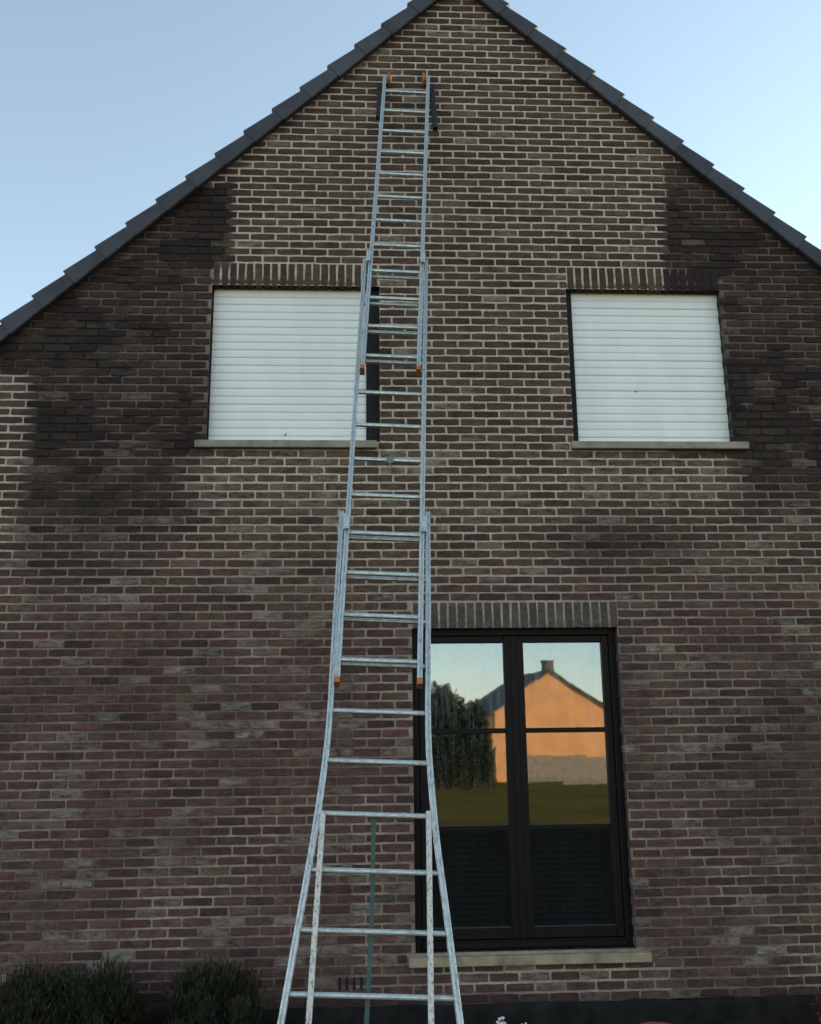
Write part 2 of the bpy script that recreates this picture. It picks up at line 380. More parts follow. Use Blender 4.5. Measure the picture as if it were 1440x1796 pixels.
for i in range(-3, PL_I):
    zt, zb = jz(i), jz(i + 1); zm = (zt + zb) / 2
    off = x_ph + (L / 2 if i % 2 == 0 else 0) + random.uniform(-.006, .006)
    n0 = int(math.floor((XL - off) / L)) - 1; n1 = int(math.ceil((XR - off) / L)) + 1
    edges = [off + n * L + random.uniform(-.0045, .0045) for n in range(n0, n1 + 1)]
    cuts = [(o[0], o[1]) for o in OPEN if jz(o[3]) < zm < jz(o[2])] + [(l[0], l[1]) for l in lint if jz(l[3]) < zm < jz(l[2])]
    cuts += [(s[0] - .012, s[1] + .012) for s in sills if jz(s[3]) - .01 < zm < jz(s[2]) + .01]
    lim_l = APX + (zm - .07 - APZ) / sl; lim_r = APX + (zm - .07 - APZ) / sr
    lim_l = max(XL, lim_l); lim_r = min(XR, lim_r)
    if lim_r - lim_l < .1: continue
    for a, b in zip(edges[:-1], edges[1:]):
        segs = [(max(a + JT / 2, lim_l), min(b - JT / 2, lim_r))]
        for c0, c1 in cuts:
            nsg = []
            for p, q in segs:
                if q <= c0 or p >= c1: nsg.append((p, q)); continue
                if p < c0: nsg.append((p, c0))
                if q > c1: nsg.append((c1, q))
            segs = nsg
        for p, q in segs:
            if q - p < .028: continue
            wob = (vnoise(p * .8, i * .35, 40) - .5) * .006
            edge = any(abs(p - c[1]) < .004 or abs(q - c[0]) < .004 for c in cuts)
            bricks.append((p, q, zb + JT / 2 + wob + random.uniform(-.0012, .0012), zt - JT / 2 + wob + random.uniform(-.0012, .0012), edge))
def area_px(b):
    p = to_px((b[0], 0, b[2])); q = to_px((b[1], 0, b[3]))
    x0, x1, y0, y1 = max(p[0], 0), min(q[0], PW), max(q[1], 0), min(p[1], PH)
    return max(0, x1 - x0) * max(0, y1 - y0)
bush_hide = lambda b: (to_px((b[0], 0, b[2]))[1] > 1712 and to_px((b[1], 0, b[2]))[0] < 240)
order = sorted(range(len(bricks)), key=lambda k: -area_px(bricks[k]) * (0 if bush_hide(bricks[k]) else 1))
single = set(order[:285])
proto = []
for k in range(14):
    rr = random.Random(k); v, f = brick_shape(-.5 * (L - JT), .5 * (L - JT), -.5 * (H - JT), .5 * (H - JT), r=rr)
    me = bpy.data.meshes.new('brick'); me.from_pydata(v, [], f); me.update(); me.materials.append(M_BRICK_O); proto.append(me)
mv, mf, mc = [], [], []
for k, (a, b, c, d, edge) in enumerate(bricks):
    col = brick_colour((a + b) / 2, (c + d) / 2)
    y0 = random.uniform(-.0022, .0004) - (random.random() < .06) * random.uniform(.0, .003)
    if k in single and not edge:
        o = bpy.data.objects.new('brick', random.choice(proto)); COL.objects.link(o); o.parent = gw
        o.location = ((a + b) / 2, y0, (c + d) / 2); o.matrix_parent_inverse = Matrix.Identity(4)
        o.scale = ((b - a) / (L - JT), 1, (d - c) / (H - JT)); o.rotation_euler = (0, random.uniform(-.006, .006), 0); o.color = col
    else:
        v, f = brick_shape(a, b, c, d, y0, .105 if edge else .022); n = len(mv)
        mv += v; mf += [tuple(q + n for q in t) for t in f]; mc += [col] * len(v)
bm_ = mesh_obj('bricks', mv, mf, M_BRICK_V, None); bm_.parent = gw; add_tint(bm_.data, mc); tag(bm_, kind='stuff')

for o in OPEN:
    za_, zb_ = jz(o[2]), jz(o[3]); q = .006
    for j_, xq in ((0, o[0] - q), (1, o[1] + q)):
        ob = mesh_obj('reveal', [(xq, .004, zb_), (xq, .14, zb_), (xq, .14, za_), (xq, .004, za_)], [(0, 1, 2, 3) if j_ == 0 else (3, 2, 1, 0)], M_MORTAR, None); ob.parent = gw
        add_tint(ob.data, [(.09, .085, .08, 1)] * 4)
# children of a part: parts are at the house's own offset, so undo it once
gw.location = (0, 0, 0)

# lintels of soldier bricks
for (x0, x1, i0, i1) in lint:
    zt, zb = jz(i0), jz(i1); n = max(3, int(round((x1 - x0) / .0665))); wd = (x1 - x0) / n
    V = []; C = []; back = MB()
    bxs = np.linspace(x0, x1, 60); bzs = np.linspace(zb + .012, zt, 9)
    for z in bzs:
        for x in bxs:
            _, _, soot, clean, red, w = survey(x, z)
            dulled = float(sstep(zb + .055, zb + .02, z + w * .06)) * (.9 if i0 < 60 else .2); clean = min(1, clean * 1.15)  # joints darken towards the lintel's lower edge, more over the upper openings
            cl = max(0, clean - dulled); c = mid_c + (light_c - mid_c) * max(0, cl - .35) / .65 if cl > .35 else soot_c + (mid_c - soot_c) * cl / .35
            C.append((*(c * random.uniform(.9, 1.1)), 1)); V.append((x, .0025 + random.uniform(-.0006, .0006), z))
    Fc = [(j * 60 + i, j * 60 + i + 1, j * 60 + 61 + i, j * 60 + 60 + i) for j in range(8) for i in range(59)]
    nb = len(V); V += [(x0, .005, zb + .012), (x1, .005, zb + .012), (x1, .115, zb + .012), (x0, .115, zb + .012)]; C += [(*soot_c, 1)] * 4; Fc.append((nb, nb + 3, nb + 2, nb + 1))  # underside of the backing in the darkest joint colour
    li = mesh_obj('lintel', V, Fc, M_MORTAR, house); add_tint(li.data, C)
    for k in range(n):
        a, b = x0 + k * wd + .0058, x0 + (k + 1) * wd - .0058
        rr = random.Random(k); v, f = brick_shape(-(b - a) / 2, (b - a) / 2, -(zt - zb - .008) / 2, (zt - zb - .008) / 2, 0, .112, rr)
        col = brick_colour((a + b) / 2, (zt + zb) / 2)
        if i0 < 60: col = tuple(np.array(col[:3]) * .92) + (col[3] * .5,)
        else: col = tuple(np.array([.075, .066, .06]) * random.uniform(.85, 1.2)) + (.1,)
        o = mesh_obj('soldier_brick', v, f, M_BRICK_O, None); o.parent = li; o.location = ((a + b) / 2 + random.uniform(-.0015, .0015), random.uniform(-.0015, .001), (zt + zb - .006) / 2)
        o.rotation_euler = (0, random.uniform(-.012, .012), 0); o.color = col

# stone sills
for k, (x0, x1, i0, i1) in enumerate(sills):
    s = MB().box(x0, x1, -.055, .15, jz(i1) + .004, jz(i0) - .004, .004).build('window_sill', M_SILL_W if k == 2 else M_SILL, house)

# plinth and air brick
pb = MB(); n = 220; V = []
pxs = np.linspace(XL - .01, XR + .01, n); pzs = np.linspace(-.3, PLZ + .004, 16)
V = [(x, -.016 - .010 * fbm(x * 6, z * 9, 3) + (.018 if j == 15 else 0), z + (.026 * (fbm(x * 6, 1, 9) - .5) if j >= 14 else 0)) for j, z in enumerate(pzs) for x in pxs]
Fc = [(j * n + i, j * n + i + 1, j * n + n + 1 + i, j * n + n + i) for j in range(15) for i in range(n - 1)]
mesh_obj('plinth', V, Fc, M_PLINTH, house, smooth=True)
va, vb = wall(596, 1712), wall(634, 1740)
vent = MB()
for k in range(4):
    x = va[0] + (vb[0] - va[0]) * k / 3; vent.box(x - .008, x + .008, -.003, .012, vb[2] + .01, va[2] - .01, .002)
vent.build('air_vent', M_RAIL, house)

# body of the house behind the gable
M_SIDE = simple('side_wall_brick', (.075, .062, .055), .9, var=.4, scale=5, bmp=.5, bscale=40)
EAV = min(verge_z(XL), verge_z(XR)); DEPTH = 9.0
for x0, x1 in ((XL, XL + .25), (XR - .25, XR)):
    MB().box(x0, x1, .02, DEPTH, -.2, EAV).build('side_wall', M_SIDE, house)
mesh_obj('rear_wall', [(XL, DEPTH, -.2), (XR, DEPTH, -.2), (XR, DEPTH, EAV), (APX, DEPTH, APZ), (XL, DEPTH, EAV)], [(0, 1, 2, 3, 4)], M_SIDE, house)

# roof: two slopes, undercloak and single verge tiles
for side, s in ((-1, sl), (1, sr)):
    ux = side; du = np.array([side, 0, s * side]); du = du / np.linalg.norm(du)      # down the slope
    dv = np.array([-du[2] * side, 0, du[0] * side]); dv = dv if dv[2] > 0 else -dv     # square to it, upwards
    apex = np.array([APX, 0, APZ]); ln = 6.4 / abs(du[0]) if False else 6.95 / abs(du[0])
    def P(u, v, w): return apex + du * u + dv * v + np.array([0, -w, 0])
    rv = []
    for w in (0.03, -DEPTH - .1):
        rv += [P(0, .03, w), P(ln, .03, w), P(ln, .11, w), P(0, .11, w)]
    roof = mesh_obj('roof', rv, [(0, 1, 2, 3), (7, 6, 5, 4), (0, 4, 5, 1), (1, 5, 6, 2), (2, 6, 7, 3), (3, 7, 4, 0)], M_TILE, house)
    uv = [P(0, .012, OV - .012), P(ln, .012, OV - .012), P(ln, .03, OV - .012), P(0, .03, OV - .012), P(0, .012, -.02), P(ln, .012, -.02), P(ln, .03, -.02), P(0, .03, -.02)]
    ub = mesh_obj('undercloak', uv, [(0, 1, 2, 3), (7, 6, 5, 4), (0, 4, 5, 1), (1, 5, 6, 2), (2, 6, 7, 3), (3, 7, 4, 0)], M_UNDER, None)
    ub.parent = roof
    ref = [(673, 30), (434, 213), (170, 420)] if side < 0 else [(937, 37), (1140, 193), (1355, 362)]
    us = [np.dot(wall(*q, -OV) - apex, du) for q in ref]
    g = (us[2] - us[0]) / (10 if side < 0 else 8)
    u0 = us[0] - math.ceil(us[0] / g) * g - g * 0
    k = 0
    while u0 + k * g < ln:
        a = u0 + k * g; b = a + g + .055; k += 1
        sec = []
        for u, t in ((a, 0.0), (b, 1.0)):
            w0 = OV + .007 * t + random.uniform(-.0015, .0015); vt = .108 + .036 * t; vb0 = -.010 * t + random.uniform(-.002, .002)
            sec.append([(w0 - .004, vb0), (w0, vb0 + .006), (w0, vt - .026), (w0 - .006, vt - .010), (w0 - .018, vt - .002), (w0 - .034, vt), (w0 - .36, vt), (w0 - .36, vt - .02), (w0 - .03, vt - .022), (w0 - .022, vt - .04), (w0 - .022, vb0)])
        a = max(a, 0.0)
        vv = [P(a, v, w) for w, v in sec[0]] + [P(b, v, w) for w, v in sec[1]]; n = 11
        ff = [(i, (i + 1) % n, n + (i + 1) % n, n + i) for i in range(n)] + [tuple(range(n - 1, -1, -1)), tuple(range(n, 2 * n))]
        o = mesh_obj('verge_tile', vv, ff, M_TILE, None); o.parent = roof
rt = MB().lathe((APX, -OV - .03, APZ + .02), (0, 1, 0), [(0, .10), (.01, .125), (DEPTH + .1, .125), (DEPTH + .11, .10)], 18).build('ridge_tile', M_TILE, house, True)

# roller shutters
M_SCREW = simple('screw_dark', (.06, .06, .06), .5)
for k, (x0, x1, i0, i1) in enumerate(OPEN[:2]):
    ysh = .085; zt, zb = jz(i0) + .03, jz(i1)
    if k == 0: sx0, sx1 = wall(371.5, 600, ysh)[0], wall(643, 740, ysh)[0]
    else: sx0, sx1 = wall(1003.5, 600, ysh)[0], wall(1265.5, 600, ysh)[0]
    sh = MB().box(x0 - .02, x1 + .02, .125, .14, zb - .02, zt + .06).build('roller_shutter', M_RAIL, house)
    def sub(mb, name, mat, smooth=False):
        o = mb.build(name, mat, None, smooth); o.parent = sh; return o
    sub(MB().box(x0 - .005, sx0 + .004, ysh - .022, .124, zb + .001, zt), 'guide_rail', M_RAIL)
    sub(MB().box(sx1 - .004, x1 + .005, ysh - .022, .124, zb + .001, zt), 'guide_rail', M_RAIL)
    pitch = .0655; prof = [(.0, 0.006), (.0022, .0012), (.012, .0), (.03, -.0008), (.050, -.0002), (.0618, .001), (.0640, .006)]
    xsg = [sx0, sx0 + (sx1 - sx0) * .5, sx1]
    v = []; 
    for x in xsg: v += [(x, q, p) for p, q in prof]
    ff = [(i * 7 + j, (i + 1) * 7 + j, (i + 1) * 7 + j + 1, i * 7 + j + 1) for i in range(2) for j in range(6)]
    sm = bpy.data.meshes.new('slat'); sm.from_pydata(v, [], ff); sm.update(); sm.materials.append(M_SHUT); sm.polygons.foreach_set('use_smooth', [True] * len(sm.polygons))
    z = zb + .004; j = 0
    bk = sub(MB().box(sx0, sx1, ysh + .0058, ysh + .02, zb, zt), 'slat_joint', simple('joint_grey', (.42, .43, .43), .6))
    while z < zt - .01:
        o = bpy.data.objects.new('slat', sm); COL.objects.link(o); o.parent = sh; o.location = (0, ysh + random.uniform(-.0007, .0007), z); o.rotation_euler = (0, random.uniform(-.0006, .0006), 0)
        z += pitch; j += 1
    q = wall(501, 762.5, ysh) if k == 0 else wall(1114.5, 687, ysh)
    sub(MB().lathe((q[0], ysh - .006, q[2]), (0, 1, 0), [(0, .004), (.001, .007), (.004, .007)], 10), 'screw', M_SCREW)

# tall window
M_GLASS, nt, bs = mat_new('window_glass')
nt.nodes.remove(bs); out = nt.nodes['Material Output']
gl = N(nt, 'ShaderNodeBsdfGlossy'); gl.inputs['Roughness'].default_value = .018; gl.inputs['Color'].default_value = (.70, .86, 1.0, 1)
tr = N(nt, 'ShaderNodeBsdfTransparent'); tr.inputs['Color'].default_value = (.40, .48, .48, 1)
mx = N(nt, 'ShaderNodeMixShader'); mx.inputs[0].default_value = .36; nt.links.new(tr.outputs[0], mx.inputs[1]); nt.links.new(gl.outputs[0], mx.inputs[2])
bp_ = N(nt, 'ShaderNodeBump'); bp_.inputs['Strength'].default_value = .045; bp_.inputs['Distance'].default_value = .004
nt.links.new(noise(nt, 3.2, 3, .5), bp_.inputs['Height']); nt.links.new(bp_.outputs[0], gl.inputs['Normal'])
# condensation running down the panes
pos = N(nt, 'ShaderNodeNewGeometry'); sep = N(nt, 'ShaderNodeSeparateXYZ'); nt.links.new(pos.outputs['Position'], sep.inputs[0])
zlow, zhigh = jz(97), jz(84)
drip = ramp(nt, noise(nt, 34, 5, .7, mapping=(1, 1, .07)), .47, .62)
film = ramp(nt, noise(nt, 7, 4, .6, mapping=(1, 1, .45)), .35, .75)
hgt = ramp(nt, math_n(nt, 'ADD', sep.outputs[2], math_n(nt, 'MULTIPLY', noise(nt, 30, 3, mapping=(1, 1, .05)), .5)), zlow, zhigh + .3)
dm = math_n(nt, 'MULTIPLY', math_n(nt, 'ADD', math_n(nt, 'MULTIPLY', drip, .19), math_n(nt, 'MULTIPLY', film, .02)), math_n(nt, 'ADD', math_n(nt, 'MULTIPLY', hgt, .9), .02))
df = N(nt, 'ShaderNodeBsdfDiffuse'); df.inputs['Color'].default_value = (.75, .8, .8, 1)
mx2 = N(nt, 'ShaderNodeMixShader'); nt.links.new(dm, mx2.inputs[0]); nt.links.new(mx.outputs[0], mx2.inputs[1]); nt.links.new(df.outputs[0], mx2.inputs[2]); nt.links.new(mx2.outputs[0], out.inputs[0])
x0, x1 = OPEN[2][0], OPEN[2][1]; zt, zb = jz(83), jz(117) - .005; yf = .085
def wx(px, py, y=yf + .03): return wall(px, py, y)[0]
def wz(px, py, y=yf + .03): return wall(px, py, y)[2]
win = MB()
fr = .048
win.box(x0 - .005, x0 + fr, yf, yf + .09, zb, zt + .005, .004).box(x1 - fr, x1 + .005, yf, yf + .09, zb, zt + .005, .004)
win.box(x0 + fr, x1 - fr, yf + .001, yf + .09, zt - .05, zt + .005, .004).box(x0 + fr, x1 - fr, yf + .001, yf + .09, zb, zb + .06, .004)
wino = win.build('window', M_FRAME, house)
tag(wino, label='tall dark brown double casement window with wet dripping panes')
def wsub(mb, name, mat):
    o = mb.build(name, mat, None); o.parent = wino; return o
gT, gB = wz(980, 1127), wz(1000, 1624)
m1, m2 = wz(980, 1280.5), wz(1000, 1450)
panes = [(wx(752, 1127), wx(882, 1127)), (wx(916.5, 1127), wx(1053.5, 1127))]
mid = (panes[0][1] + panes[1][0]) / 2
sash = [(x0 + fr + .002, mid - .003), (mid + .003, x1 - fr - .002)]
ys0 = yf + .012
for (g0, g1), (s0, s1) in zip(panes, sash):
    sb_ = MB()
    sb_.box(s0, g0, ys0, ys0 + .06, zb + .062, zt - .052, .006).box(g1, s1, ys0, ys0 + .06, zb + .062, zt - .052, .006)
    sb_.box(g0, g1, ys0 + .0015, ys0 + .06, gT, zt - .053, .005).box(g0, g1, ys0 + .0015, ys0 + .06, zb + .063, gB, .005)
    wsub(sb_, 'sash', M_FRAME)
    for zc, hh in ((m1, .018), (m2, .017)):
        wsub(MB().box(g0 - .002, g1 + .002, ys0 + .008, ys0 + .05, zc - hh, zc + hh, .004), 'muntin', M_FRAME)
    for a, b in ((gT, m1 + .018), (m1 - .018, m2 + .017), (m2 - .017, gB)):
        yg = ys0 + .03
        wsub(MB().add([(g0 - .003, yg + .0005, b - .003), (g1 + .003, yg, b - .003), (g1 + .003, yg + .0005, a + .003), (g0 - .003, yg, a + .003)], [(0, 1, 2, 3)]), 'pane', M_GLASS)
wsub(MB().box(mid - .022, mid + .022, ys0 - .014, ys0 + .0, zb + .06, zt - .05, .006), 'astragal', M_FRAME)
wsub(MB().box(x0 + fr, x1 - fr, yf - .028, yf + .0, zb + .012, zb + .05, .008), 'weather_bar', M_FRAME)
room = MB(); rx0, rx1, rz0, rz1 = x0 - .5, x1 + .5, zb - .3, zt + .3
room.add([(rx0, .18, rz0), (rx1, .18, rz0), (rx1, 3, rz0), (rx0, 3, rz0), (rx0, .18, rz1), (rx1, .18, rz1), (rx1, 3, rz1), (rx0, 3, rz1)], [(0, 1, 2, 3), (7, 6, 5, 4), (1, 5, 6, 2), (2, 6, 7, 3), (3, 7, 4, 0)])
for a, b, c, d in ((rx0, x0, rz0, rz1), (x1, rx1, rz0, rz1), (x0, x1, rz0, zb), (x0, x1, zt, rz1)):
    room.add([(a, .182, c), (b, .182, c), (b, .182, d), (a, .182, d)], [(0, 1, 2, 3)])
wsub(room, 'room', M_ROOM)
bl = wsub(MB().box(x0 + .06, x1 - .06, .235, .26, m2 - .03, m2 - .005), 'blind', M_BLIND)
sm = MB().add([(x0 + .06, .222, .0), (x1 - .06, .222, .0), (x1 - .06, .245, .036), (x0 + .06, .245, .036)], [(0, 1, 2, 3)])
me = bpy.data.meshes.new('blind_slats'); 
bb = MB(); z = zb + .08
while z < m2 - .04:
    bb.add([(x0 + .06, .222, z), (x1 - .06, .222, z), (x1 - .06, .245, z + .036), (x0 + .06, .245, z + .036)], [(0, 1, 2, 3)]); z += .042
wsub(bb, 'blind_slats', M_BLIND)

# ------------------------------------------------------------------ the ladder
lean, side = math.radians(19.55), math.radians(2.77)
SCL = 1.05; RS = .2605 * SCL
DIRV = np.array([math.sin(side) * math.cos(lean), math.sin(lean), math.cos(lean) * math.cos(side)])
NRM = np.array([0, -math.cos(lean), math.sin(lean)])
R0 = np.array([.0115 * SCL, -2.077 * SCL, CAMZ - 1.181 * SCL])   # middle of the rung at photo y 1750
OFF = .055 * SCL
_t = on_plane(676, 140, R0 + NRM * OFF * 2, NRM)      # the rollers at the top touch the wall: slide the whole ladder along the sight lines
LK = (-.060 - EYE[1]) / (_t[1] - EYE[1]); print('LADDER', _t, LK)
R0 = EYE + (R0 - EYE) * LK; RS *= LK; OFF *= LK
def lp(px, py, sec): return on_plane(px, py, R0 + NRM * OFF * sec, NRM)
def along(p): return float(np.dot(p - R0, DIRV))
foot_t = -(R0[2]) / DIRV[2]
ladder = thing('extension_ladder', 'tall three-section aluminium ladder with flared foot leaning on the gable', 'ladder', tuple(R0 + DIRV * foot_t))
w, d = .0135, .033
PROF = [(-w, -d), (-w * .30, -d), (-w * .30, -d + .010), (w * .45, -d + .010), (w * .45, -d), (w, -d), (w, -d * .62), (w * .8, -d * .55), (w * .8, d * .55), (w, d * .62), (w, d), (w * .45, d), (w * .45, d - .010), (-w * .30, d - .010), (-w * .30, d), (-w, d), (-w, d * .62), (-w * .8, d * .55), (-w * .8, -d * .55), (-w, -d * .62)]
PROF = PROF[::-1]
XD = np.array([1.0, 0, 0])
def lsub(mb, name, mat, par=None, smooth=False):
    o = mb.build(name, mat, None if par else ladder, smooth)
    if par: o.parent = par
    return o
def stile(pts, mat, prof=PROF): return lsub(MB().sweep(pts, prof, XD), 'stile', mat)
def spline(pts, n=6):
    pts = [np.asarray(p) for p in pts]; o = []
    for i in range(len(pts) - 1):
        p0, p1, p2, p3 = pts[max(i - 1, 0)], pts[i], pts[i + 1], pts[min(i + 2, len(pts) - 1)]
        for k in range(n):
            t = k / n; o.append(.5 * ((2 * p1) + (-p0 + p2) * t + (2 * p0 - 5 * p1 + 4 * p2 - p3) * t * t + (-p0 + 3 * p1 - 3 * p2 + p3) * t ** 3))
    return o + [pts[-1]]
FR = -d        # pixel measurements were taken on the front faces
def front(sec): return sec + (d * .6) / OFF
def path_px(px, sec):
    return [lp(x, y, sec) for x, y in px]
def to_ground(pts):
    a, b = pts[-2], pts[-1]; t = (b - a) / np.linalg.norm(b - a); return pts + [b + t * (-(b[2] - .02) / t[2])]
bl_px = [(599.8, 900.5), (593, 1010), (584.5, 1150), (578, 1258), (569, 1345), (550, 1471.6), (526, 1609), (493, 1794)]
br_px = [(750, 902), (750.7, 1010), (750.7, 1150), (750.7, 1262), (754, 1345), (765.5, 1471), (783.8, 1609), (807, 1794)]
bL = to_ground(path_px(bl_px, 0)); bR = to_ground(path_px(br_px, 0))
base_l = stile(spline(bL), M_ALU); base_r = stile(spline(bR), M_ALU)
wi, di = .013, .022
PIN = [(-wi, -di), (wi, -di), (wi, di), (-wi, di)][::-1]
iL = to_ground(path_px([(567, 1424), (541.6, 1794)], .55)); iR = to_ground(path_px([(751.6, 1424), (756, 1794)], .55))
PR_ = [(-wi, -di + .004), (-wi + .004, -di), (wi - .004, -di), (wi, -di + .004), (wi, di), (-wi, di)][::-1]
in_l = stile(iL, M_ALU_W, PR_); in_r = stile(iR, M_ALU_W, PR_)
mL = path_px([(640, 459), (591, 1195)], 1); mR = path_px([(747.2, 461), (736, 1198)], 1)
tL = path_px([(675.2, 136), (635.5, 648)], 2); tR = path_px([(751, 138), (734, 650)], 2)
mid_l = stile(mL, M_ALU); mid_r = stile(mR, M_ALU); top_l = stile(tL, M_ALU); top_r = stile(tR, M_ALU)
# feet
for st, pts in ((base_l, bL), (base_r, bR), (in_l, iL), (in_r, iR)):
    p = pts[-1]; lsub(MB().box(p[0] - .022, p[0] + .022, p[1] - .045, p[1] + .045, 0.0, .05, .006), 'rubber_foot', M_BLACK, None).parent = ladder
def cap(st, p, t):
    c = MB().sweep([p - t * .016, p + t * .012, p + t * .018], [(-w * 1.14, -d * 1.08), (w * 1.14, -d * 1.08), (w * 1.14, d * 1.08), (-w * 1.14, d * 1.08)][::-1], XD)
    o = lsub(c, 'end_cap', M_ORANGE, st); o.matrix_parent_inverse = Matrix.Identity(4); return o
def unit(v): return v / np.linalg.norm(v)
caps = []
for st, pts in ((mid_l, mL), (mid_r, mR), (top_l, tL), (top_r, tR)):
    c = cap(st, pts[1], unit(pts[1] - pts[0]))
# rungs
wr, hr = .0135, .0145
RP = [(hr * math.cos(a) * (1.0), wr * math.sin(a)) for a in [k * math.pi / 5 for k in range(10)]]
RP = [(max(-.0125, min(.0125, a)), b * 1.05) for a, b in RP]
def xat(path, s):
    A = [(along(p), p) for p in path]; A.sort(key=lambda t: t[0])
    for (s0, p0), (s1, p1) in zip(A[:-1], A[1:]):
        if s0 <= s <= s1: return p0 + (p1 - p0) * (s - s0) / (s1 - s0)
    return None
def rung(a, b, mat=None): return lsub(MB().sweep([a, b], RP, DIRV), 'rung', mat or M_ALU_R, None, True)
sbL, sbR = spline(bL), spline(bR)
for k in range(-3, 30):
    s = k * RS
    for (pl, pr), sec in (((sbL, sbR), 0), ((mL, mR), 1), ((tL, tR), 2)):
        a, b = xat(pl, s), xat(pr, s)
        if a is None or b is None or a[2] < .05: continue
        if sec == 0 and along(pl[0]) - s < .06: continue
        o = rung(a + XD * .006, b - XD * .006)
# guide brackets at the tops of the base and middle sections
def bracket(st, p, sgn):
    q = p + NRM * OFF * .5; t = DIRV
    mb = MB(); hw = .020
    def bx(c, ax, an, at):
        v = []
        for k in (-1, 1):
            for j in (-1, 1):
                for i in (-1, 1): v.append(c + XD * ax * i + NRM * an * j + t * at * k)
        mb.add(v, [(0, 2, 3, 1), (4, 5, 7, 6), (0, 1, 5, 4), (1, 3, 7, 5), (3, 2, 6, 7), (2, 0, 4, 6)])
    bx(q + XD * sgn * .014 + NRM * .022, .004, .055, .055)
    bx(q + XD * sgn * .026 + NRM * .074, .016, .004, .05)
    bx(q + XD * sgn * .006 - NRM * .02, .018, .005, .05)
    o = lsub(mb, 'guide_bracket', M_ALU, st); return o
for st, px, sec, sgn in ((base_l, (600.5, 930), 0, 1), (base_r, (750, 935), 0, -1), (mid_l, (640, 468), 1, 1), (mid_r, (747, 470), 1, -1)):
    bracket(st, lp(*px, sec), sgn)
# hook on the middle rung
hk = lp(684, 810, 1)
hm = MB(); hm.tube([hk + XD * -.02 + NRM * .012, hk + NRM * .028 - DIRV * .03, hk + XD * .006 + NRM * .02 - DIRV * .05, hk + XD * .02 + NRM * .01 - DIRV * .03], .005, 6)
hm.sweep([hk - XD * .022 + NRM * .01, hk + XD * .022 + NRM * .01], [(-.022, -.012), (.022, -.012), (.022, .012), (-.022, .012)], DIRV)
lsub(hm, 'rope_hook', simple('hook_steel', (.22, .27, .25), .5, .6, .4, 40), None)
# wall rollers and padded stand-off arms at the top
for px, sgn in ((674.5, 1), (751, -1)):
    p = lp(px, 140, 2); c = lp(px + sgn * 8, 139, 2)
    lsub(MB().lathe(c - XD * .012, XD, [(0, .040), (.003, .052), (.010, .056), (.016, .052), (.024, .040)], 20), 'wall_roller', M_ORANGE, None, True)
    lsub(MB().tube([p, c], .009, 8), 'axle', M_ALU, None)
for a, b in (((665.5, 148), (663.5, 207)), ((757.5, 156), (763.5, 226))):
    p, q = lp(*a, 1.2), lp(*b, 1.0)
    lsub(MB().sweep([p, q], [(-.019, -.02), (.019, -.02), (.019, .02), (-.019, .02)], XD), 'padded_arm', M_BLACK)
    pin = lp(674 if a[0] < 700 else 750.5, a[1] + 8, 2)
    lsub(MB().tube([pin, p + (q - p) * .1], .007, 8), 'arm_pin', M_BLACK)

# green stake leaning on the ladder
top = lp(655, 1436, -.55); b1 = lp(644, 1796, -1.6); t = unit(b1 - top); gnd = top + t * ((.0 - top[2]) / t[2])
pts = [top + (gnd - top) * f + XD * .006 * math.sin(f * 7) for f in np.linspace(0, 1, 12)]
st = MB().sweep(pts, [(-.011, -.006), (.011, -.006), (.011, .006), (-.011, .006)], XD)
st.tube([top + t * .01, top - t * .012 + XD * .012, top - t * .006 + XD * .03], .006, 6)
tag(st.build('green_stake', M_STAKE), 'thin dark green stake standing between ladder and brick wall', 'stake')

# ------------------------------------------------------------------ plants
def leafmat(name, c, c2, sp=.3):
    M, nt, bs = mat_new(name)
    oi = N(nt, 'ShaderNodeVertexColor', layer_name='tint')
    nt.links.new(mix(nt, oi.outputs[0], c, c2), bs.inputs['Base Color']); bs.inputs['Roughness'].default_value = .6; bs.inputs['Specular IOR Level'].default_value = sp; return M
M_YEW = leafmat('evergreen_leaf', (.010, .015, .005), (.034, .032, .009))
M_TREE = leafmat('tree_leaf', (.020, .030, .012), (.050, .060, .018))
M_RED = leafmat('red_leaf', (.10, .018, .020), (.22, .05, .05))
M_BARK = simple('bark', (.07, .055, .04), .9, var=.4, scale=20, bmp=.8, bscale=30)
def leaves(n, sampler, size, mat, name, parent, upright=.0, aspect=.35):
    v = np.zeros((n * 4, 3)); cols = np.ones((n * 4, 4)); k = 0
    for i in range(n):
        p, out, tone = sampler()
        a = rng.normal(size=3) * (1 - upright * .6) + np.array([0, 0, upright]) + out * .5; a /= np.linalg.norm(a)
        b = np.cross(a, rng.normal(size=3)); b /= np.linalg.norm(b); s = size * rng.uniform(.6, 1.4)
        v[k] = p; v[k + 1] = p + a * s * .5 + b * s * aspect * .5; v[k + 2] = p + a * s; v[k + 3] = p + a * s * .5 - b * s * aspect * .5
        cols[k:k + 4, :3] = tone; k += 4
    me = bpy.data.meshes.new(name); me.vertices.add(n * 4); me.vertices.foreach_set('co', v.ravel())
    me.loops.add(n * 4); me.loops.foreach_set('vertex_index', np.arange(n * 4)); me.polygons.add(n); me.polygons.foreach_set('loop_start', np.arange(n) * 4); me.polygons.foreach_set('loop_total', np.full(n, 4)); me.update(calc_edges=True)
    add_tint(me, cols); me.materials.append(mat)
    o = bpy.data.objects.new(name, me); COL.objects.link(o); o.parent = parent
    if parent: o.matrix_parent_inverse = Matrix.Translation(-Vector(parent.location))
    return o
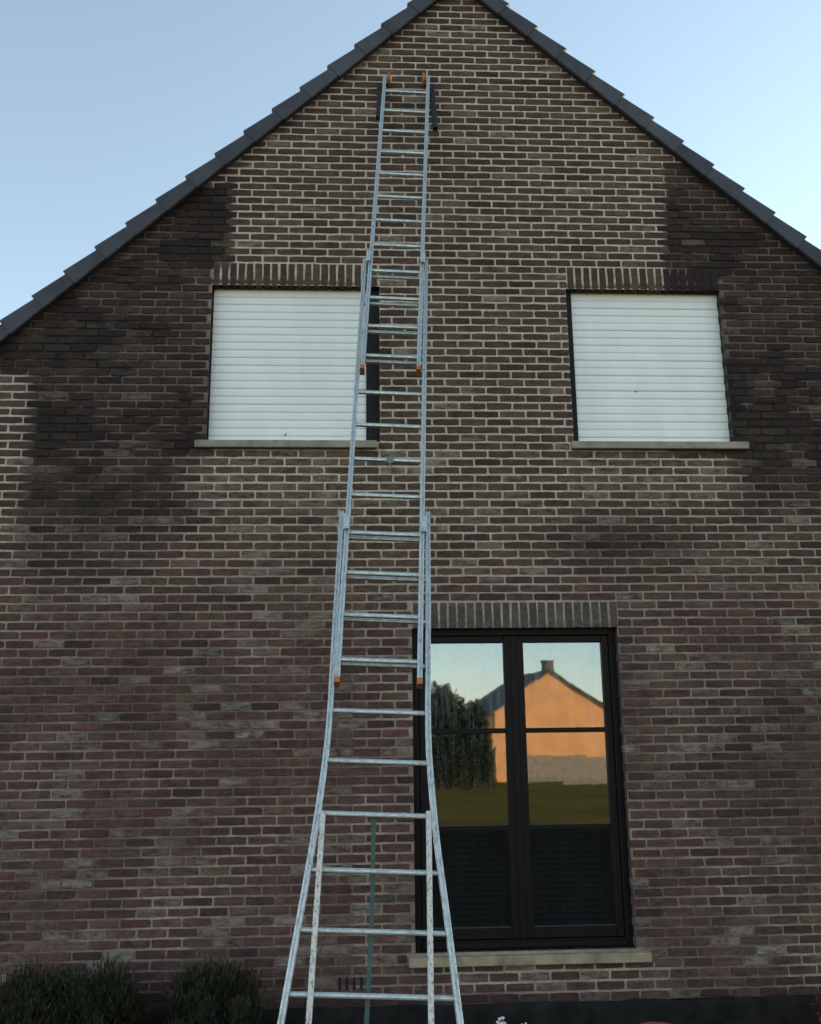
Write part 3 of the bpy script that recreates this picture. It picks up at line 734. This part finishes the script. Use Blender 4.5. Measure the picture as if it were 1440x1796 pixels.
def clumpy(centre, rad, clumps, cr, up=.3, seed=0, shell=.55, box=0.0):
    r2 = np.random.default_rng(seed); cs = []
    while len(cs) < clumps:
        q = r2.normal(size=3); q /= np.linalg.norm(q); q *= (1 - box) + box / max(abs(q)); q *= r2.uniform(shell, 1) ** .7
        if q[2] > -.75: cs.append((np.asarray(centre) + q * np.asarray(rad), r2.uniform(.6, 1.25) * cr, r2.uniform(0, 1)))
    def f():
        c, r, tn = cs[r2.integers(len(cs))]; q = r2.normal(size=3); q /= np.linalg.norm(q); rr = r2.uniform(.2, 1) ** .5
        return c + q * r * rr, q, float(np.clip(tn * .5 + .25 * q[2] + r2.uniform(-.2, .3), 0, 1))
    return f
def shrub(name, label, px0, px1, pytop, y, n, cr, seed, group=None, mat=None):
    a, b = wall(px0, pytop + 20, y), wall(px1, pytop + 20, y); top = wall((px0 + px1) / 2, pytop, y)[2]
    cx, rx = (a[0] + b[0]) / 2, (b[0] - a[0]) / 2
    r = thing(name, label, 'shrub', (cx, y, 0), group)
    sm = clumpy((cx, y, top * .5), (rx - cr * .6, min(.36, -y - .06), top * .5 - cr * .7), int(110 * rx / .5) + 90, cr, seed=seed, box=.62)
    leaves(n, sm, .042, mat or M_YEW, 'foliage', r, 1.1, .16)
    mb = MB()
    for k in range(7):
        e = np.array([cx + random.uniform(-.8, .8) * rx, y + random.uniform(-.15, .15), top * random.uniform(.55, .85)])
        mb.tube([(cx + random.uniform(-.1, .1), y, -.02), ((cx + e[0]) / 2, y, e[2] * .5), e], .012, 6, [.016, .011, .005])
    mb.build('stem', M_BARK, r); return r
shrub('evergreen_shrub', 'broad dark evergreen shrub at the foot of the wall, wider of two', -60, 255, 1697, -.55, 17000, .085, 3)
shrub('evergreen_shrub', 'narrow rounded evergreen shrub at the wall between wider shrub and ladder', 296, 462, 1699, -.5, 10000, .075, 4)
# red-leaved shrub, only its tips reach into view
rs = thing('red_shrub', 'dark red leaved shrub tips beside the brick wall', 'shrub', (wall(1492, 1740, -.5)[0], -.5, 0))
c0 = wall(1492, 1745, -.5)
leaves(700, clumpy((c0[0], -.5, c0[2] - .1), (.17, .16, .2), 26, .055, seed=9), .055, M_RED, 'foliage', rs, .2, .5)
mb = MB()
for k in range(6):
    e = (c0[0] + random.uniform(-.14, .14), -.5 + random.uniform(-.1, .1), c0[2] + random.uniform(-.1, .05)); mb.tube([(c0[0], -.5, -.02), ((c0[0] + e[0]) / 2, -.5, e[2] * .5), e], .008, 6, [.012, .008, .004])
mb.build('stem', M_BARK, rs)
# white flowers
M_PETAL = simple('white_petal', (.72, .70, .66), .6, var=.15, scale=60); M_STEM = simple('green_stem', (.05, .09, .03), .6)
def flower(label, px, py, y, r_):
    p = wall(px, py, y); f = thing('white_flower', label, 'flower', (p[0], y, 0))
    MB().tube([(p[0] + .02, y, 0), (p[0] + .012, y, p[2] * .5), (p[0], y, p[2])], .004, 6).build('stem', M_STEM, f)
    mb = MB()
    for k in range(9):
        a = k * 2.4; q = p + np.array([math.cos(a) * r_ * .55, math.sin(a) * r_ * .4, r_ * random.uniform(-.7, .6)])
        mb.lathe(q - np.array([0, 0, r_ * .35]), (math.cos(a) * .5, math.sin(a) * .5, 1), [(0, r_ * .06), (r_ * .3, r_ * .34), (r_ * .55, r_ * .36), (r_ * .62, r_ * .2)], 7)
    mb.build('blossom', M_PETAL, f, True)
    mb = MB()
    for k in range(6):
        a = k * 1.05; b = np.array([math.cos(a), math.sin(a) * .8, 0]); z = p[2] * (.2 + .1 * k); s = .06
        c = np.array([p[0] + .01, y, z]); sd_ = np.array([-b[1], b[0], 0]) * .014
        mb.add([c, c + b * s * .5 + sd_ + (0, 0, .03), c + b * s + (0, 0, .02), c + b * s * .5 - sd_ + (0, 0, .03)], [(0, 1, 2, 3)])
    mb.build('leaf', M_STEM, f)
flower('larger white flower head in the bed beneath the dark window', 879, 1792, -.8, .030)
flower('small pale flower head in the bed under the window sill', 919, 1797, -.8, .018)
# red flower pot, only its rim shows
pp = wall(1156, 1803.5, -.7); pr = .135
pot = thing('flower_pot', 'dull red flower pot whose rim shows under the brick wall', 'flower pot', (pp[0], -.7, 0))
M_POT = simple('dull_red_plastic', (.22, .035, .03), .5, var=.3)
MB().lathe((pp[0], -.7, 0), (0, 0, 1), [(0, pr * .66), (.005, pr * .7), (pp[2] - .05, pr * .93), (pp[2] - .06, pr * .95)], 24).build('body', M_POT, pot, True)
MB().lathe((pp[0], -.7, pp[2] - .06), (0, 0, 1), [(0, pr * .95), (.004, pr * 1.04), (.05, pr * 1.06), (.058, pr * 1.02), (.055, pr * .96), (.03, pr * .92)], 24).build('rim', M_POT, pot, True)

# ------------------------------------------------------------------ what the window mirrors: the garden and the neighbour's house
YN = 55.0
nap, nle, nre = mirrored(968, 1180, YN), mirrored(861, 1247, YN), mirrored(1075, 1247, YN)
gz_ = lawn_z(nap[0], -YN)
nb_ = thing('neighbour_house', 'orange sunlit brick house mirrored in the tall window panes', 'house', (nap[0], -YN, gz_))
M_ORB = simple('orange_brick', (.85, .36, .125), .9, var=.2, scale=1.2, bmp=.2, bscale=20)
M_NR = simple('neighbour_roof', (.13, .085, .06), .85, var=.3)
xa, xb, ze, za = nle[0], nre[0], nle[2], nap[2]; xm = nap[0]; dp = 9
V = [(xa, -YN, gz_ - .6), (xb, -YN, gz_ - .6), (xb, -YN, ze), (xm, -YN, za), (xa, -YN, ze)]; V += [(x, -YN - dp, z) for x, y, z in V]
mesh_obj('wall', V, [(0, 1, 2, 3, 4), (9, 8, 7, 6, 5), (0, 4, 9, 5), (1, 6, 7, 2)], M_ORB, nb_)
for sx, xe in ((-1, xa), (1, xb)):
    o_ = np.array([xe - xm, 0, ze - za]); o_ = o_ / np.linalg.norm(o_); e = np.array([xe, 0, ze]) + o_ * .35; up = np.array([0, 0, .16])
    V = []
    for y in (-YN + .22, -YN - dp - .2):
        V += [np.array([xm, y, za + .02]), np.array([e[0], y, e[2] + .02]), np.array([e[0], y, e[2] + .12]), np.array([xm, y, za + .12])]
    mesh_obj('roof', V, [(0, 1, 2, 3), (7, 6, 5, 4), (0, 4, 5, 1), (1, 5, 6, 2), (2, 6, 7, 3), (3, 7, 4, 0)], M_NR, nb_)
MB().box(xm - .05, xm + .6, -YN - 1.6, -YN - .9, za - .3, za + .7, .02).box(xm - .1, xm + .65, -YN - 1.65, -YN - .85, za + .7, za + .8).build('chimney', M_NR, nb_)
ew0, ew1 = mirrored(838, 1290, YN + 1), mirrored(862, 1290, YN + 1)
MB().box(ew0[0] - 1.2, xa + .01, -YN - 6, -YN - 1.0, gz_ - .5, ew0[2]).build('annex', simple('red_brick', (.30, .10, .06), .9), nb_)
nb_.rotation_euler = (0, 0, math.radians(-9))
# fence
YF = 47.0; fa, fb = mirrored(905, 1328, YF), mirrored(1200, 1328, YF)
fence = thing('garden_fence', 'pale upright board fence mirrored in the window before the orange house', 'fence', (fa[0], -YF, lawn_z(fa[0], -YF)))
M_FEN = simple('fence_board', (.36, .29, .20), .85, var=.3, scale=3)
x = fa[0]; bme = None
while x < fb[0]:
    zg = lawn_z(x, -YF); o = MB().box(-.065, .065, -.012, .012, 0, fa[2] - zg, .003).build('board', M_FEN) if bme is None else bpy.data.objects.new('board', bme)
    if bme is None: bme = o.data
    else: COL.objects.link(o)
    o.parent = fence; o.location = (x - fa[0], 0, random.uniform(-.02, .02)); x += .145
o = MB().box(fa[0], fb[0], -YF - .06, -YF - .02, fence.location[2] + .25, fence.location[2] + .33).box(fa[0], fb[0], -YF - .06, -YF - .02, fence.location[2] + 1.0, fence.location[2] + 1.08).build('rail', M_FEN, fence)
# trees and hedge
def tree(label, px0, px1, pytop, pybot, Y, n, seed, leaf):
    a, b, t = mirrored(px0, pytop, Y), mirrored(px1, pytop, Y), mirrored((px0 + px1) / 2, pytop, Y); bt = mirrored(px0, pybot, Y)
    cx = (a[0] + b[0]) / 2; g = lawn_z(cx, -Y); r = thing('garden_tree', label, 'tree', (cx, -Y, g)); rx = (b[0] - a[0]) / 2
    sm = clumpy((cx, -Y, (t[2] + bt[2]) / 2), (rx, rx, (t[2] - bt[2]) / 2), 220, rx * .13, seed=seed, shell=.15)
    leaves(n, sm, leaf, M_TREE, 'crown', r, .1, .6)
    mb = MB(); mb.tube([(cx, -Y, g - .1), (cx + .05, -Y, (g + bt[2]) / 2), (cx, -Y, (t[2] + bt[2]) / 2)], .1, 8, [.16, .12, .06])
    for k in range(9):
        q = k * .7; mb.tube([(cx, -Y, bt[2]), (cx + math.cos(q) * rx * .5, -Y + math.sin(q) * rx * .5, (t[2] + bt[2]) / 2), (cx + math.cos(q) * rx * .8, -Y + math.sin(q) * rx * .8, t[2] - (t[2] - bt[2]) * random.uniform(.05, .4))], .03, 5, [.06, .035, .012])
    mb.build('trunk', M_BARK, r)
tree('dark leafy tree mirrored in the left window sash, tallest of the two', 726, 812, 1200, 1300, 34, 40000, 11, .06)
tree('lower dark tree mirrored beside the orange house', 792, 852, 1222, 1318, 36, 30000, 12, .06)
YH = 32.0; ha, hb = mirrored(690, 1288, YH), mirrored(862, 1288, YH); gh = lawn_z(ha[0], -YH)
hd = thing('garden_hedge', 'dark clipped hedge mirrored low in the left window sash', 'hedge', ((ha[0] + hb[0]) / 2, -YH, gh))
r5 = np.random.default_rng(5)
def hs():
    p = np.array([r5.uniform(ha[0], hb[0]), -YH + r5.uniform(-.5, .5), gh + r5.uniform(0, 1) ** .6 * (ha[2] - gh)]); p[2] += .12 * math.sin(p[0] * 3)
    return p, np.array([0, .5, .5]), float(r5.uniform(0, .8))
leaves(30000, hs, .08, M_TREE, 'foliage', hd, .2, .6)
mb = MB()
for x in np.linspace(ha[0] + .2, hb[0] - .2, 14): mb.tube([(x, -YH, gh - .1), (x + .04, -YH, gh + .8)], .04, 6)
mb.build('stems', M_BARK, hd)

# parts were laid out in world space: every thing that is an Empty moves its children by its own place
